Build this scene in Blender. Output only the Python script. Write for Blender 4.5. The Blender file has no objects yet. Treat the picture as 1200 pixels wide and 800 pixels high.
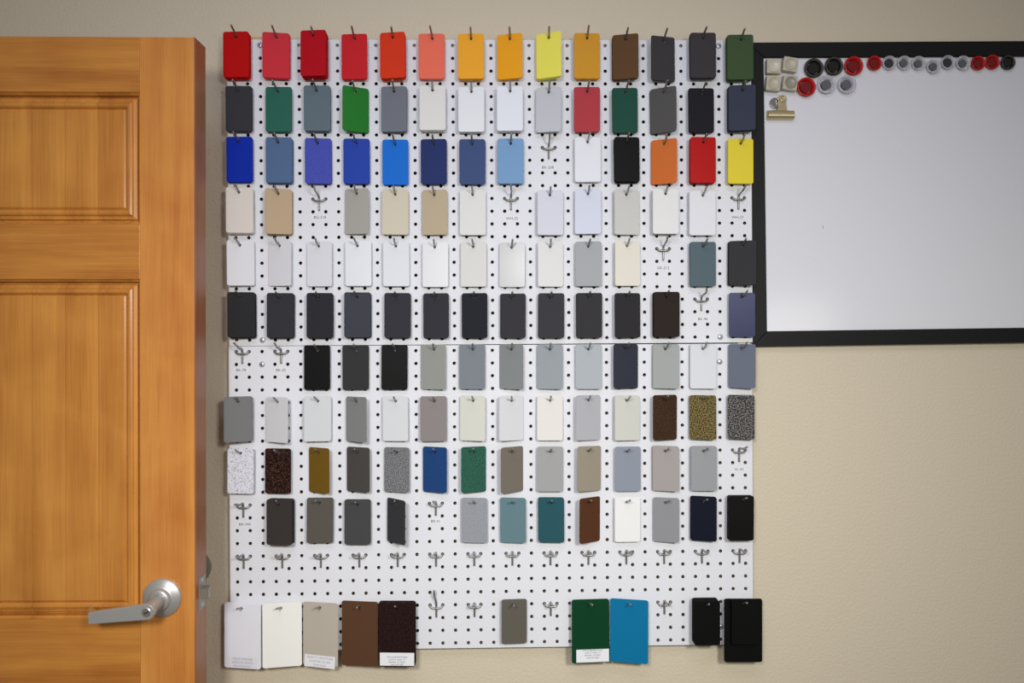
import bpy, bmesh, math, random
from mathutils import Vector, Matrix
rnd = random.Random(7)
S = bpy.context.scene
COL = S.collection
PI = math.pi

# ------------------------------------------------------------------ helpers
def lin(c):
    c = c / 255.0
    return c / 12.92 if c <= 0.04045 else ((c + 0.055) / 1.055) ** 2.4

def rgbl(rgb, k=1.0, cap=0.86):
    return tuple(min(cap, lin(v) * k) for v in rgb) + (1.0,)

def new_mat(name, rgb, rough=0.5, metal=0.0, spec=0.5, k=1.0, bump=None, coat=0.0):
    m = bpy.data.materials.new(name); m.use_nodes = True
    nt = m.node_tree; b = nt.nodes['Principled BSDF']
    b.inputs['Base Color'].default_value = rgbl(rgb, k)
    b.inputs['Roughness'].default_value = rough
    b.inputs['Metallic'].default_value = metal
    b.inputs['Specular IOR Level'].default_value = spec
    b.inputs['Coat Weight'].default_value = coat
    b.inputs['Coat Roughness'].default_value = 0.08
    if bump:
        sc, st, dist = bump
        tc = nt.nodes.new('ShaderNodeTexCoord')
        n = nt.nodes.new('ShaderNodeTexNoise'); n.inputs['Scale'].default_value = sc; n.inputs['Detail'].default_value = 2
        bp = nt.nodes.new('ShaderNodeBump'); bp.inputs['Strength'].default_value = st; bp.inputs['Distance'].default_value = dist
        nt.links.new(tc.outputs['Object'], n.inputs['Vector'])
        nt.links.new(n.outputs['Fac'], bp.inputs['Height'])
        nt.links.new(bp.outputs['Normal'], b.inputs['Normal'])
    return m

def mesh_obj(name, verts, faces, mats, parent=None, mat_idx=None, smooth=False, loc=None, rot=None):
    me = bpy.data.meshes.new(name); me.from_pydata([tuple(v) for v in verts], [], faces)
    for m in (mats if isinstance(mats, (list, tuple)) else [mats]): me.materials.append(m)
    if mat_idx is not None: me.polygons.foreach_set('material_index', mat_idx)
    if smooth: me.polygons.foreach_set('use_smooth', [True] * len(me.polygons))
    me.update()
    o = bpy.data.objects.new(name, me); COL.objects.link(o)
    if parent: o.parent = parent
    if loc: o.location = loc
    if rot: o.rotation_euler = rot
    return o

def bm_obj(name, bm, mat, parent=None, smooth=False, loc=None, rot=None, autosmooth=None):
    bmesh.ops.recalc_face_normals(bm, faces=bm.faces[:])
    me = bpy.data.meshes.new(name); bm.to_mesh(me); bm.free()
    for m in (mat if isinstance(mat, (list, tuple)) else [mat]): me.materials.append(m)
    if smooth: me.polygons.foreach_set('use_smooth', [True] * len(me.polygons))
    if autosmooth: me.set_sharp_from_angle(angle=autosmooth)
    o = bpy.data.objects.new(name, me); COL.objects.link(o)
    if parent: o.parent = parent
    if loc: o.location = loc
    if rot: o.rotation_euler = rot
    return o

def empty(name, loc, rot=(0, 0, 0)):
    o = bpy.data.objects.new(name, None); COL.objects.link(o)
    o.location = loc; o.rotation_euler = rot; o.empty_display_size = 0.02
    return o

def tag(o, label=None, cat=None, group=None, kind=None):
    if label: o['label'] = label
    if cat: o['category'] = cat
    if group: o['group'] = group
    if kind: o['kind'] = kind
    return o

def add_box(bm, x0, x1, y0, y1, z0, z1, bev=0.0, seg=2):
    r = bmesh.ops.create_cube(bm, size=1.0)
    M = Matrix.Translation(((x0 + x1) / 2, (y0 + y1) / 2, (z0 + z1) / 2)) @ Matrix.Diagonal((x1 - x0, y1 - y0, z1 - z0, 1))
    bmesh.ops.transform(bm, matrix=M, verts=r['verts'])
    if bev > 0:
        ed = {e for v in r['verts'] for e in v.link_edges}
        bmesh.ops.bevel(bm, geom=list(ed), offset=bev, segments=seg, affect='EDGES', profile=0.5)

def add_lathe(bm, prof, c, axis='y', n=32, closed=False):
    """prof: (radius, offset) list; revolved about an axis through c; offset runs along -y (towards the room)."""
    rings = []
    for r, h in prof:
        ring = []
        if r < 1e-7:
            ring = [bm.verts.new((c[0], c[1] - h, c[2]))] if axis == 'y' else [bm.verts.new((c[0] + h, c[1], c[2]))]
        else:
            for i in range(n):
                a = 2 * PI * i / n
                if axis == 'y': ring.append(bm.verts.new((c[0] + r * math.cos(a), c[1] - h, c[2] + r * math.sin(a))))
                else: ring.append(bm.verts.new((c[0] + h, c[1] + r * math.cos(a), c[2] + r * math.sin(a))))
        rings.append(ring)
    for a, b in zip(rings, rings[1:]):
        for i in range(n):
            j = (i + 1) % n
            if len(a) == 1 and len(b) == 1: continue
            if len(a) == 1: bm.faces.new((a[0], b[i], b[j]))
            elif len(b) == 1: bm.faces.new((a[i], a[j], b[0]))
            else: bm.faces.new((a[i], a[j], b[j], b[i]))

def smooth_path(pts, sub=4):
    P = [Vector(p) for p in pts]; out = []
    for i in range(len(P) - 1):
        p0 = P[max(i - 1, 0)]; p1 = P[i]; p2 = P[i + 1]; p3 = P[min(i + 2, len(P) - 1)]
        for s in range(sub):
            t = s / sub
            out.append(0.5 * ((2 * p1) + (p2 - p0) * t + (2 * p0 - 5 * p1 + 4 * p2 - p3) * t * t + (3 * p1 - p0 - 3 * p2 + p3) * t ** 3))
    out.append(P[-1]); return out

def tube_data(pts, r, n=8):
    vs, fs = [], []
    N = len(pts); up = None
    for i, p in enumerate(pts):
        d = (pts[min(i + 1, N - 1)] - pts[max(i - 1, 0)]).normalized()
        if up is None:
            up = d.orthogonal().normalized()
        up = (up - d * up.dot(d)).normalized(); sd = d.cross(up)
        for k in range(n):
            a = 2 * PI * k / n; vs.append(p + (up * math.cos(a) + sd * math.sin(a)) * r)
    for i in range(N - 1):
        for k in range(n):
            j = (k + 1) % n
            fs.append((i * n + k, i * n + j, (i + 1) * n + j, (i + 1) * n + k))
    fs.append(tuple(reversed(range(n))))
    d = (pts[-1] - pts[-2]).normalized(); base = N - 1
    for off, rr in ((.35, .93), (.7, .68), (.92, .3)):
        for k in range(n): vs.append(pts[-1] + d * r * off + (vs[(N - 1) * n + k] - pts[-1]) * rr)
        b0 = len(vs) - n
        for k in range(n):
            j = (k + 1) % n; fs.append((base * n + k, base * n + j, b0 + j, b0 + k))
        base = b0 // n
    fs.append(tuple(range(len(vs) - n, len(vs))))
    return vs, fs

def text_mesh(body, size, mat, parent, loc, name='lettering', align='CENTER', shear=0.0, rot=None, label=None, space=1.0):
    cu = bpy.data.curves.new('lettering_source', 'FONT'); cu.body = body; cu.size = size
    cu.align_x = align; cu.align_y = 'CENTER'; cu.shear = shear; cu.space_line = space; cu.resolution_u = 2
    tmp = bpy.data.objects.new('lettering_source', cu); COL.objects.link(tmp)
    dg = bpy.context.evaluated_depsgraph_get()
    me = bpy.data.meshes.new_from_object(tmp.evaluated_get(dg))
    bpy.data.objects.remove(tmp); bpy.data.curves.remove(cu)
    me.name = name
    for v in me.vertices: v.co = (v.co.x, -v.co.z, v.co.y)
    me.materials.clear(); me.materials.append(mat)
    o = bpy.data.objects.new(name, me); COL.objects.link(o); o.parent = parent; o.location = loc
    if rot: o.rotation_euler = rot
    if label: o['label'] = label
    return o

# ------------------------------------------------------------------ materials of the room
def wall_material():
    m = bpy.data.materials.new('painted_drywall'); m.use_nodes = True; nt = m.node_tree; b = nt.nodes['Principled BSDF']
    b.inputs['Base Color'].default_value = (*WALL_RGB, 1); b.inputs['Roughness'].default_value = 0.62; b.inputs['Specular IOR Level'].default_value = 0.35
    tc = nt.nodes.new('ShaderNodeTexCoord')
    n1 = nt.nodes.new('ShaderNodeTexNoise'); n1.inputs['Scale'].default_value = 170; n1.inputs['Detail'].default_value = 3; n1.inputs['Roughness'].default_value = 0.55
    rp = nt.nodes.new('ShaderNodeValToRGB'); rp.color_ramp.elements[0].position = 0.38; rp.color_ramp.elements[1].position = 0.62
    bp = nt.nodes.new('ShaderNodeBump'); bp.inputs['Strength'].default_value = 0.32; bp.inputs['Distance'].default_value = 0.0010
    nt.links.new(tc.outputs['Object'], n1.inputs['Vector']); nt.links.new(n1.outputs['Fac'], rp.inputs['Fac'])
    nt.links.new(rp.outputs['Color'], bp.inputs['Height']); nt.links.new(bp.outputs['Normal'], b.inputs['Normal'])
    return m

def wood_material(name, light, dark, axis='z', staves=False, rough=0.3, k=1.0, coat=.22):
    """varnished fir: long fibres along one axis, broad tone bands across it."""
    m = bpy.data.materials.new(name); m.use_nodes = True; nt = m.node_tree; N = nt.nodes; L = nt.links
    b = N['Principled BSDF']; b.inputs['Roughness'].default_value = rough; b.inputs['Specular IOR Level'].default_value = 0.5
    b.inputs['Coat Weight'].default_value = coat; b.inputs['Coat Roughness'].default_value = 0.22
    tc = N.new('ShaderNodeTexCoord')
    def noise(scale3, detail, dist=0.0):
        mp = N.new('ShaderNodeMapping'); mp.inputs['Scale'].default_value = scale3
        n = N.new('ShaderNodeTexNoise'); n.inputs['Scale'].default_value = 1.0; n.inputs['Detail'].default_value = detail
        n.inputs['Distortion'].default_value = dist
        L.new(tc.outputs['Object'], mp.inputs['Vector']); L.new(mp.outputs['Vector'], n.inputs['Vector']); return n
    if axis == 'z':
        fine = noise((420, 420, 9), 4); band = noise((26, 26, 1.3), 3, 0.6); blot = noise((9, 9, 9), 4, 0.4)
    else:
        fine = noise((9, 420, 420), 4); band = noise((1.6, 30, 34), 3, 0.8); blot = noise((7, 9, 12), 4, 0.4)
    def mr(src, a, bb, c, d):
        x = N.new('ShaderNodeMapRange'); x.inputs['From Min'].default_value = a; x.inputs['From Max'].default_value = bb
        x.inputs['To Min'].default_value = c; x.inputs['To Max'].default_value = d; L.new(src, x.inputs['Value']); return x.outputs['Result']
    def math_(op, a, bb):
        x = N.new('ShaderNodeMath'); x.operation = op
        for i, s in enumerate((a, bb)):
            if isinstance(s, (int, float)): x.inputs[i].default_value = s
            else: L.new(s, x.inputs[i])
        return x.outputs[0]
    v = math_('ADD', math_('ADD', mr(fine.outputs['Fac'], .3, .7, 0, .22), mr(band.outputs['Fac'], .25, .75, 0, .50)), mr(blot.outputs['Fac'], .25, .75, 0, .34))
    if staves:
        sx = N.new('ShaderNodeSeparateXYZ'); L.new(tc.outputs['Object'], sx.inputs[0])
        u = math_('DIVIDE', math_('ADD', sx.outputs['X'], 0.1679), 0.0560)
        fl = math_('FLOOR', u, 0.0)
        wn = N.new('ShaderNodeTexWhiteNoise'); wn.noise_dimensions = '1D'; L.new(fl, wn.inputs['W'])
        v = math_('ADD', v, mr(wn.outputs['Value'], 0, 1, -.24, .24))
        fr = math_('FRACT', u, 0.0)
        edge = math_('LESS_THAN', math_('ABSOLUTE', math_('SUBTRACT', fr, 0.5), 0.0), 0.487)
        v = math_('ADD', v, mr(edge, 0, 1, .22, 0))
    rp = N.new('ShaderNodeValToRGB'); rp.color_ramp.elements[0].position = 0.12; rp.color_ramp.elements[1].position = 0.95
    rp.color_ramp.elements[0].color = rgbl(light, k); rp.color_ramp.elements[1].color = rgbl(dark, k)
    L.new(v, rp.inputs['Fac']); L.new(rp.outputs['Color'], b.inputs['Base Color'])
    bp = N.new('ShaderNodeBump'); bp.inputs['Strength'].default_value = 0.06; bp.inputs['Distance'].default_value = 0.0006
    L.new(fine.outputs['Fac'], bp.inputs['Height']); L.new(bp.outputs['Normal'], b.inputs['Normal'])
    return m

def tag_material(name, rgb, finish, k):
    """powder coated sheet: flat colour with an orange-peel skin; flecked and veined finishes get a second colour."""
    rough = {'satin': .50, 'matte': .62, 'gloss': .30, 'clear': .30, 'metal': .40}.get(finish, .55)
    m = bpy.data.materials.new(name); m.use_nodes = True; nt = m.node_tree; N = nt.nodes; L = nt.links
    b = N['Principled BSDF']; base = tuple(max(.004, v - .012) for v in rgbl(rgb, k)[:3]) + (1.0,)
    b.inputs['Base Color'].default_value = base; b.inputs['Roughness'].default_value = rough
    b.inputs['Specular IOR Level'].default_value = {'gloss': .28, 'clear': .25, 'metal': .3}.get(finish, .11)
    if finish == 'metal': b.inputs['Metallic'].default_value = 0.35; b.inputs['Anisotropic'].default_value = 0.6
    if finish == 'clear': b.inputs['Coat Weight'].default_value = 0.15; b.inputs['Coat Roughness'].default_value = 0.2
    tc = N.new('ShaderNodeTexCoord')
    n = N.new('ShaderNodeTexNoise'); n.inputs['Scale'].default_value = 900; n.inputs['Detail'].default_value = 1
    bp = N.new('ShaderNodeBump'); bp.inputs['Strength'].default_value = .04 if finish in ('gloss', 'clear') else .12; bp.inputs['Distance'].default_value = .0004
    L.new(tc.outputs['Object'], n.inputs['Vector']); L.new(n.outputs['Fac'], bp.inputs['Height']); L.new(bp.outputs['Normal'], b.inputs['Normal'])
    sp = {'speck_white': ((56, 58, 84), 640, .66, .70), 'speck_tan': ((116, 84, 58), 520, .60, .68), 'speck_brown': ((104, 78, 58), 620, .55, .68),
          'vein_gold': ((136, 120, 70), 430, .44, .56), 'vein_silver': ((140, 137, 134), 430, .48, .60), 'speck_grey': ((160, 160, 163), 560, .50, .62),
          'speck_green': ((24, 52, 46), 480, .52, .62), 'speck_faint': (tuple(max(0, c - 26) for c in rgb), 620, .48, .62),
          'speck_black': ((66, 54, 48), 560, .56, .72)}.get(finish)
    if finish in ('speck_white', 'speck_tan'):
        n2 = N.new('ShaderNodeTexVoronoi'); n2.inputs['Scale'].default_value = 430 if finish == 'speck_white' else 470; n2.inputs['Randomness'].default_value = 1.0
        L.new(tc.outputs['Object'], n2.inputs['Vector'])
        r = N.new('ShaderNodeValToRGB'); e = r.color_ramp.elements
        e[0].position = .24; e[0].color = rgbl(sp[0], k); e[1].position = .34; e[1].color = base
        L.new(n2.outputs['Distance'], r.inputs['Fac']); L.new(r.outputs['Color'], b.inputs['Base Color'])
    elif sp:
        n2 = N.new('ShaderNodeTexNoise'); n2.inputs['Scale'].default_value = sp[1]; n2.inputs['Detail'].default_value = 1.5
        L.new(tc.outputs['Object'], n2.inputs['Vector'])
        r = N.new('ShaderNodeValToRGB'); e = r.color_ramp.elements
        e[0].position = sp[2]; e[0].color = base; e[1].position = sp[3]; e[1].color = rgbl(sp[0], k)
        L.new(n2.outputs['Fac'], r.inputs['Fac']); L.new(r.outputs['Color'], b.inputs['Base Color'])
    return m

WALL_RGB = (0.625, 0.550, 0.412)
M_wall = wall_material()
M_white = new_mat('white_melamine', (222, 223, 227), rough=.55, spec=.15, bump=(350, .06, .0004))
M_hard = new_mat('brown_hardboard', (84, 58, 38), rough=.85, bump=(500, .3, .0005))
M_zinc = new_mat('zinc_wire', (150, 148, 144), rough=.36, metal=.7, bump=(700, .1, .0003))
M_screw = new_mat('zinc_screw', (196, 196, 200), rough=.35, metal=.55)
M_recess_shade = new_mat('recess_shade_black', (20, 20, 22), rough=.7)  # near-black colour standing in for the shade inside slots
M_ink = new_mat('printed_ink', (42, 42, 46), rough=.7)
M_pen = new_mat('pencil_grey_ink', (150, 150, 168), rough=.7)
M_paper = new_mat('white_label_paper', (232, 232, 234), rough=.6)
M_tape = new_mat('label_tape', (226, 227, 230), rough=.6, spec=.15)
M_frame = new_mat('black_frame', (24, 23, 23), rough=.5, spec=.2, bump=(900, .15, .0004))
M_board = new_mat('whiteboard_enamel', (222, 222, 226), rough=.16, spec=.45)
M_nickel = new_mat('satin_nickel', (186, 184, 180), rough=.38, metal=.55, bump=(1200, .05, .0002))
M_nickel2 = new_mat('bright_key_cylinder', (215, 213, 208), rough=.22, metal=.9)
M_bronze = new_mat('aged_latch_metal', (150, 144, 130), rough=.34, metal=.5)
M_spruce = new_mat('raw_spruce', (200, 168, 122), rough=.75, bump=(300, .2, .0006))
M_floor = new_mat('grey_carpet', (120, 112, 104), rough=.95, bump=(400, .5, .003))
W_L, W_D = (214, 154, 84), (166, 100, 44)
M_stile = wood_material('varnished_fir_upright', (220, 154, 76), (178, 102, 42), 'z')
M_rail = wood_material('varnished_fir_crosswise', (210, 144, 64), (158, 90, 34), 'x')
M_panel = wood_material('varnished_fir_staves', (212, 146, 66), (162, 94, 34), 'z', staves=True)
M_edge = wood_material('varnished_dark_edge', (172, 108, 62), (132, 74, 36), 'z', rough=.34, coat=.06)

# ------------------------------------------------------------------ room shell
bm = bmesh.new(); add_box(bm, -2.2, 2.2, 0.0, 0.12, 0.0, 2.75)
tag(bm_obj('wall_back', bm, M_wall), 'beige orange-peel painted wall behind the pegboard', 'wall', kind='structure')
bm = bmesh.new(); add_box(bm, -2.2, 2.2, -3.2, 0.0, -0.1, 0.0)
tag(bm_obj('floor', bm, M_floor), 'grey carpet floor below the pegboard wall', 'floor', kind='structure')

# ------------------------------------------------------------------ door
DOORZ = 2.0245
door = empty('door_1', (-0.51412, -0.225, 0.0), (0, 0, math.radians(-.5)))
tag(door, 'varnished honey wooden panel door standing open, with a satin lever', 'door', kind='structure')
T = 0.0445
bm = bmesh.new(); add_box(bm, -.0943, -.0022, 0, T, .008, DOORZ, .0007); bm_obj('stile', bm, M_stile, door)
bm = bmesh.new(); add_box(bm, -.813, -.7187, 0, T, .008, DOORZ, .0007); bm_obj('stile', bm, M_stile, door)
for z0, z1 in ((1.9307, DOORZ), (1.6119, 1.7063), (.82, 1.0324), (.008, .25)):
    bm = bmesh.new(); add_box(bm, -.7184, -.0946, .0003, T - .0003, z0, z1, .0006); bm_obj('rail', bm, M_rail, door)
bm = bmesh.new(); add_box(bm, -.0021, 0, .0002, T, .008, DOORZ, .0003); o = bm_obj('edge_strip', bm, M_edge, door); o['label'] = 'reddish brown glossy narrow edge of the door'
PROF = [(0, .0), (.0012, .0035), (.0040, .0062), (.0046, .0170), (.0082, .0170), (.0092, .0104), (.0145, .0092), (.0160, .0060), (.0190, .0042),
        (.0225, .0044), (.0252, .0066), (.0262, .0095), (.0275, .0078), (.0300, .0062)]
def raised_panel(x0, x1, z0, z1):
    vs, fs = [], []
    rings = [(-.0002, .040)] + [(i - .0002, d) for i, d in PROF]
    for ins, y in rings:
        vs += [(x0 + ins, y, z0 + ins), (x1 - ins, y, z0 + ins), (x1 - ins, y, z1 - ins), (x0 + ins, y, z1 - ins)]
    for r in range(len(rings) - 1):
        for k in range(4):
            j = (k + 1) % 4; fs.append((r * 4 + k, r * 4 + j, (r + 1) * 4 + j, (r + 1) * 4 + k))
    n = len(rings) - 1; fs.append((n * 4, n * 4 + 1, n * 4 + 2, n * 4 + 3)); fs.append((3, 2, 1, 0))
    return mesh_obj('raised_panel', vs, fs, M_panel, door)
for z0, z1 in ((1.7063, 1.9307), (1.0324, 1.6119), (.25, .82)): raised_panel(-.7186, -.0944, z0, z1)

# lever handle (part), its pieces are sub-parts
HZ = 1.0686; HX = -.0563
bm = bmesh.new()
add_lathe(bm, [(0, 0), (.0325, 0), (.0325, .0035), (.0300, .0062), (.0215, .0085), (.0185, .0100), (.0182, .0135), (.0160, .0165), (.0140, .0172), (.0132, .0160), (0, .0160)], (HX, 0, HZ), n=48)
rose = bm_obj('lever_handle', bm, M_nickel, door, smooth=True, autosmooth=math.radians(38))
rose['label'] = 'satin nickel lever handle with round rose and key cylinder'
bm = bmesh.new()
add_lathe(bm, [(0, .015), (.0112, .015), (.0112, .0555), (0, .0555)], (0, 0, 0), n=28)
for v in bm.verts:
    f = (-v.co.y - .015) / .0405; v.co.x += HX + (-.0532 - HX) * f; v.co.z += HZ + (1.0668 - HZ) * f
bm_obj('spindle', bm, M_nickel, rose, smooth=True, autosmooth=math.radians(40))
# flat tapering grip
cx, cz, rr = -.0532, 1.0668, .0128
out2 = []
a0, a1 = math.radians(98), math.radians(-82)
for i in range(17):
    a = a0 + (a1 - a0) * i / 16; out2.append((cx + rr * math.cos(a), cz + rr * math.sin(a)))
out2 += [(-.1455, 1.0476), (-.1472, 1.0490), (-.1474, 1.0648), (-.1458, 1.0662)]
bm = bmesh.new()
f = bm.faces.new([bm.verts.new((x, -.0555, z)) for x, z in out2])
r = bmesh.ops.extrude_face_region(bm, geom=[f]); bmesh.ops.translate(bm, vec=(0, -.0085, 0), verts=[v for v in r['geom'] if isinstance(v, bmesh.types.BMVert)])
rim = [e for e in bm.edges if all(v.co.y < -.06 for v in e.verts)]
bmesh.ops.bevel(bm, geom=rim, offset=.0012, segments=2, affect='EDGES')
bm_obj('grip', bm, M_nickel, rose, autosmooth=math.radians(30))
bm = bmesh.new()  # curled return at the free end
pts = [(-.1450, -.0600), (-.1478, -.0540), (-.1525, -.0440), (-.1580, -.0340), (-.1640, -.0250)]
for (xa, ya), (xb, yb) in zip(pts, pts[1:]):
    vs = [bm.verts.new(p) for p in ((xa, ya, 1.0480), (xb, yb, 1.0480), (xb, yb, 1.0662), (xa, ya, 1.0662))]
    bm.faces.new(vs)
bmesh.ops.remove_doubles(bm, verts=bm.verts[:], dist=1e-5)
bmesh.ops.solidify(bm, geom=bm.faces[:], thickness=.0022)
bm_obj('return_end', bm, M_nickel, rose)
bm = bmesh.new(); add_lathe(bm, [(0, .064), (.0072, .064), (.0072, .0650), (.0064, .0656), (0, .0656)], (cx, 0, cz), n=28)
kc = bm_obj('key_cylinder', bm, M_nickel2, rose, smooth=True, autosmooth=math.radians(35))
bm = bmesh.new(); add_box(bm, -.0042, .0042, -.0659, -.0655, -.0009, .0009)
bmesh.ops.rotate(bm, verts=bm.verts[:], cent=(0, 0, 0), matrix=Matrix.Rotation(math.radians(-28), 3, 'Y'))
bmesh.ops.translate(bm, verts=bm.verts[:], vec=(cx + .001, 0, cz))
bm_obj('keyway', bm, M_recess_shade, rose)  # solid dark bar on the cylinder face; slot shade is in its colour
# latch on the edge
bm = bmesh.new(); add_box(bm, 0, .0008, .0135, .0390, HZ - .0285, HZ + .0285, .0002, 1)
latch = bm_obj('latch_plate', bm, new_mat('latch_faceplate', (160, 157, 150), rough=.5, metal=.4), door); latch['label'] = 'grey metal latch faceplate on the door edge'
bm = bmesh.new()
P = [(0, .017), (.0105, .017), (.0125, .020), (.0118, .034), (.006, .0365), (0, .0365)]
f = bm.faces.new([bm.verts.new((.0006 + x, y, HZ - .0088)) for x, y in P])
r = bmesh.ops.extrude_face_region(bm, geom=[f]); bmesh.ops.translate(bm, vec=(0, 0, .0176), verts=[v for v in r['geom'] if isinstance(v, bmesh.types.BMVert)])
bm_obj('latch_bolt', bm, M_bronze, latch)
for dz in (-.021, .021):
    bm = bmesh.new(); add_lathe(bm, [(0, .0008), (.0034, .0008), (.0030, .0013), (0, .0013)], (0, .0262, HZ + dz), axis='x', n=16)
    bm_obj('latch_screw', bm, M_screw, latch)

bm = bmesh.new()
add_lathe(bm, [(0, 0), (.0325, 0), (.0335, .004), (.0325, .009), (.0285, .016), (.0225, .020), (.0195, .0195), (.017, .017), (0, .0135)], (-.6065, 0, 1.0520), n=40)
tag(bm_obj('wall_bumper', bm, M_bronze, smooth=True), 'round grey metal wall bumper peeking out behind the door edge', 'door stop')

# ------------------------------------------------------------------ pegboard
PITCH = .0254; YB = -.022; TH = .0048; HR = .0035
def peg_panel(name, cx, cz, W, Hh, roty, label):
    idx = {}; vs = []; fs = []; mi = []
    def V(x, y, z):
        k = (round(x * 1e5), round(y * 1e5), round(z * 1e5))
        if k not in idx: idx[k] = len(vs); vs.append((x, y, z))
        return idx[k]
    A = [math.radians(15 + 30 * k) for k in range(12)]
    t15 = math.tan(math.radians(15))
    nc, nr = 41, 24
    for c in range(nc):
        for r in range(nr):
            hx = (c - 20) * PITCH; hz = (11.5 - r) * PITCH
            L = -W / 2 if c == 0 else hx - PITCH / 2; R = W / 2 if c == nc - 1 else hx + PITCH / 2
            Tp = Hh / 2 if r == 0 else hz + PITCH / 2; B = -Hh / 2 if r == nr - 1 else hz - PITCH / 2
            q = PITCH / 2 * t15
            sq = [(R, hz + q), (R, Tp), (hx + q, Tp), (hx - q, Tp), (L, Tp), (L, hz + q), (L, hz - q), (L, B), (hx - q, B), (hx + q, B), (R, B), (R, hz - q)]
            ho = [(hx + HR * math.cos(a), hz + HR * math.sin(a)) for a in A]
            for k in range(12):
                j = (k + 1) % 12
                o0, o1, h0, h1 = sq[k], sq[j], ho[k], ho[j]
                fs.append((V(o0[0], 0, o0[1]), V(o1[0], 0, o1[1]), V(h1[0], 0, h1[1]), V(h0[0], 0, h0[1]))); mi.append(0)
                fs.append((V(o1[0], TH, o1[1]), V(o0[0], TH, o0[1]), V(h0[0], TH, h0[1]), V(h1[0], TH, h1[1]))); mi.append(1)
                fs.append((V(h0[0], 0, h0[1]), V(h1[0], 0, h1[1]), V(h1[0], TH, h1[1]), V(h0[0], TH, h0[1]))); mi.append(1)
                def onb(p, p2): return any(abs(p[i] - b) < 1e-7 and abs(p2[i] - b) < 1e-7 for i, b in ((0, -W / 2), (0, W / 2), (1, -Hh / 2), (1, Hh / 2)))
                if onb(o0, o1):
                    fs.append((V(o1[0], 0, o1[1]), V(o0[0], 0, o0[1]), V(o0[0], TH, o0[1]), V(o1[0], TH, o1[1]))); mi.append(0)
    o = mesh_obj(name, vs, fs, [M_white, M_hard], mat_idx=mi, loc=(cx, YB, cz), rot=(0, -roty, 0))
    return tag(o, label, 'pegboard', 'pegboard panels on the wall')
PAN = [(-.00922, 1.80317, .0068647), (-.00678, 1.19525, .0050346)]
pan_up = peg_panel('pegboard_panel', *PAN[0][:2], 1.0455, .6070, PAN[0][2], 'white perforated pegboard panel, the upper one, starting at the red tags')
pan_lo = peg_panel('pegboard_panel', *PAN[1][:2], 1.0455, .6056, PAN[1][2], 'white perforated pegboard panel, the lower one, with the row of empty hooks')

def hole(b, c, r):
    x0, z0, t = PAN[b]; u = (c - 20) * PITCH; v = (11.5 - r) * PITCH
    return (x0 + u * math.cos(t) - v * math.sin(t), z0 + u * math.sin(t) + v * math.cos(t))

def code_label(b, text, x, z):
    x0, z0, t = PAN[b]; pan = (pan_up, pan_lo)[b]
    dx, dz = x - x0, z - z0
    lx = dx * math.cos(t) + dz * math.sin(t); lz = -dx * math.sin(t) + dz * math.cos(t)
    w = .0048 * len(text) + .0035
    bm = bmesh.new(); add_box(bm, -w / 2, w / 2, -.00018, 0.0, -.0048, .0048)
    st = bm_obj('code_sticker', bm, M_tape, pan, loc=(lx, 0, lz)); st['label'] = 'small white sticker printed ' + text
    text_mesh(text, .0080, M_ink, st, (0, -.00022, 0))
for b, tx, x, z in ((0, 'BK-208', .1027, 1.8529), (0, 'BG-218', -.3507, 1.7515), (0, 'WH-25', .0310, 1.7506), (0, 'WH-27', .4852, 1.7544), (0, 'GR-312', .3344, 1.6523),
                    (0, 'BK-46', .4146, 1.5501), (1, 'BK-78', -.5067, 1.4480), (1, 'BK-05', -.4282, 1.4479), (1, 'VL-02', .4884, 1.2475), (1, 'BR-340', -.4996, 1.1420), (1, 'BR-01', -.1214, 1.1461)):
    code_label(b, tx, x, z)

# spacer blocks between board and wall
for x0, x1, z0, z1, lb in ((-.4960, -.4530, 2.1000, 2.1110, 'raw wooden spacer block at the top left corner of the pegboard'),
                           (.4300, .4740, 2.1010, 2.1110, 'raw wooden spacer block at the top right corner of the pegboard'),
                           (-.5320, -.5020, 1.4912, 1.5068, 'raw wooden spacer block at the left end of the pegboard seam'),
                           (.4940, .5190, 1.4920, 1.5074, 'raw wooden spacer block at the right end of the pegboard seam')):
    bm = bmesh.new(); add_box(bm, x0, x1, YB + TH + .0001, -.0002, z0, z1, .0008)
    if x1 > .5: bmesh.ops.translate(bm, verts=[v for v in bm.verts if v.co.x > .49], vec=(-.006, 0, 0))
    tag(bm_obj('spacer_block', bm, M_spruce), lb, 'wood block', 'wooden spacer blocks behind the pegboard')

# screws
def make_screw(x, z, a, label):
    bm = bmesh.new()
    add_lathe(bm, [(0, 0), (.0058, 0), (.0056, .0011), (.0046, .0022), (.0028, .0029), (0, .0031)], (0, 0, 0), n=20)
    o = bm_obj('screw', bm, M_screw, smooth=True, loc=(x, YB, z), rot=(0, a, 0))
    bm = bmesh.new(); add_box(bm, -.0022, .0022, -.00325, -.0026, -.0004, .0004); add_box(bm, -.0004, .0004, -.00325, -.0026, -.0022, .0022)  # solid dark cross on the head, coloured like a shaded recess
    bm_obj('drive_recess', bm, M_recess_shade, o)
    return tag(o, label, 'screw', 'screws fixing the pegboard')
for x, z, lb in ((*hole(0, 2, 0), 'silver screw in top left corner, beside the first red tag'), (*hole(0, 38, 0), 'silver screw in top right corner, beside the green tag'),
                 (*hole(0, 2, 23), 'silver screw just above the board seam at the left'), (*hole(0, 38, 23), 'silver screw just above the board seam at the right'),
                 (*hole(1, 2, 1), 'silver screw between the stickers BK-78 and BK-05'), (*hole(1, 38, 1), 'silver screw left of the last slate grey tag, below the seam'),
                 (*hole(1, 38, 22), 'silver screw low between the two black stacks')):
    make_screw(x, z, rnd.uniform(-.6, .6), lb)

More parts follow.
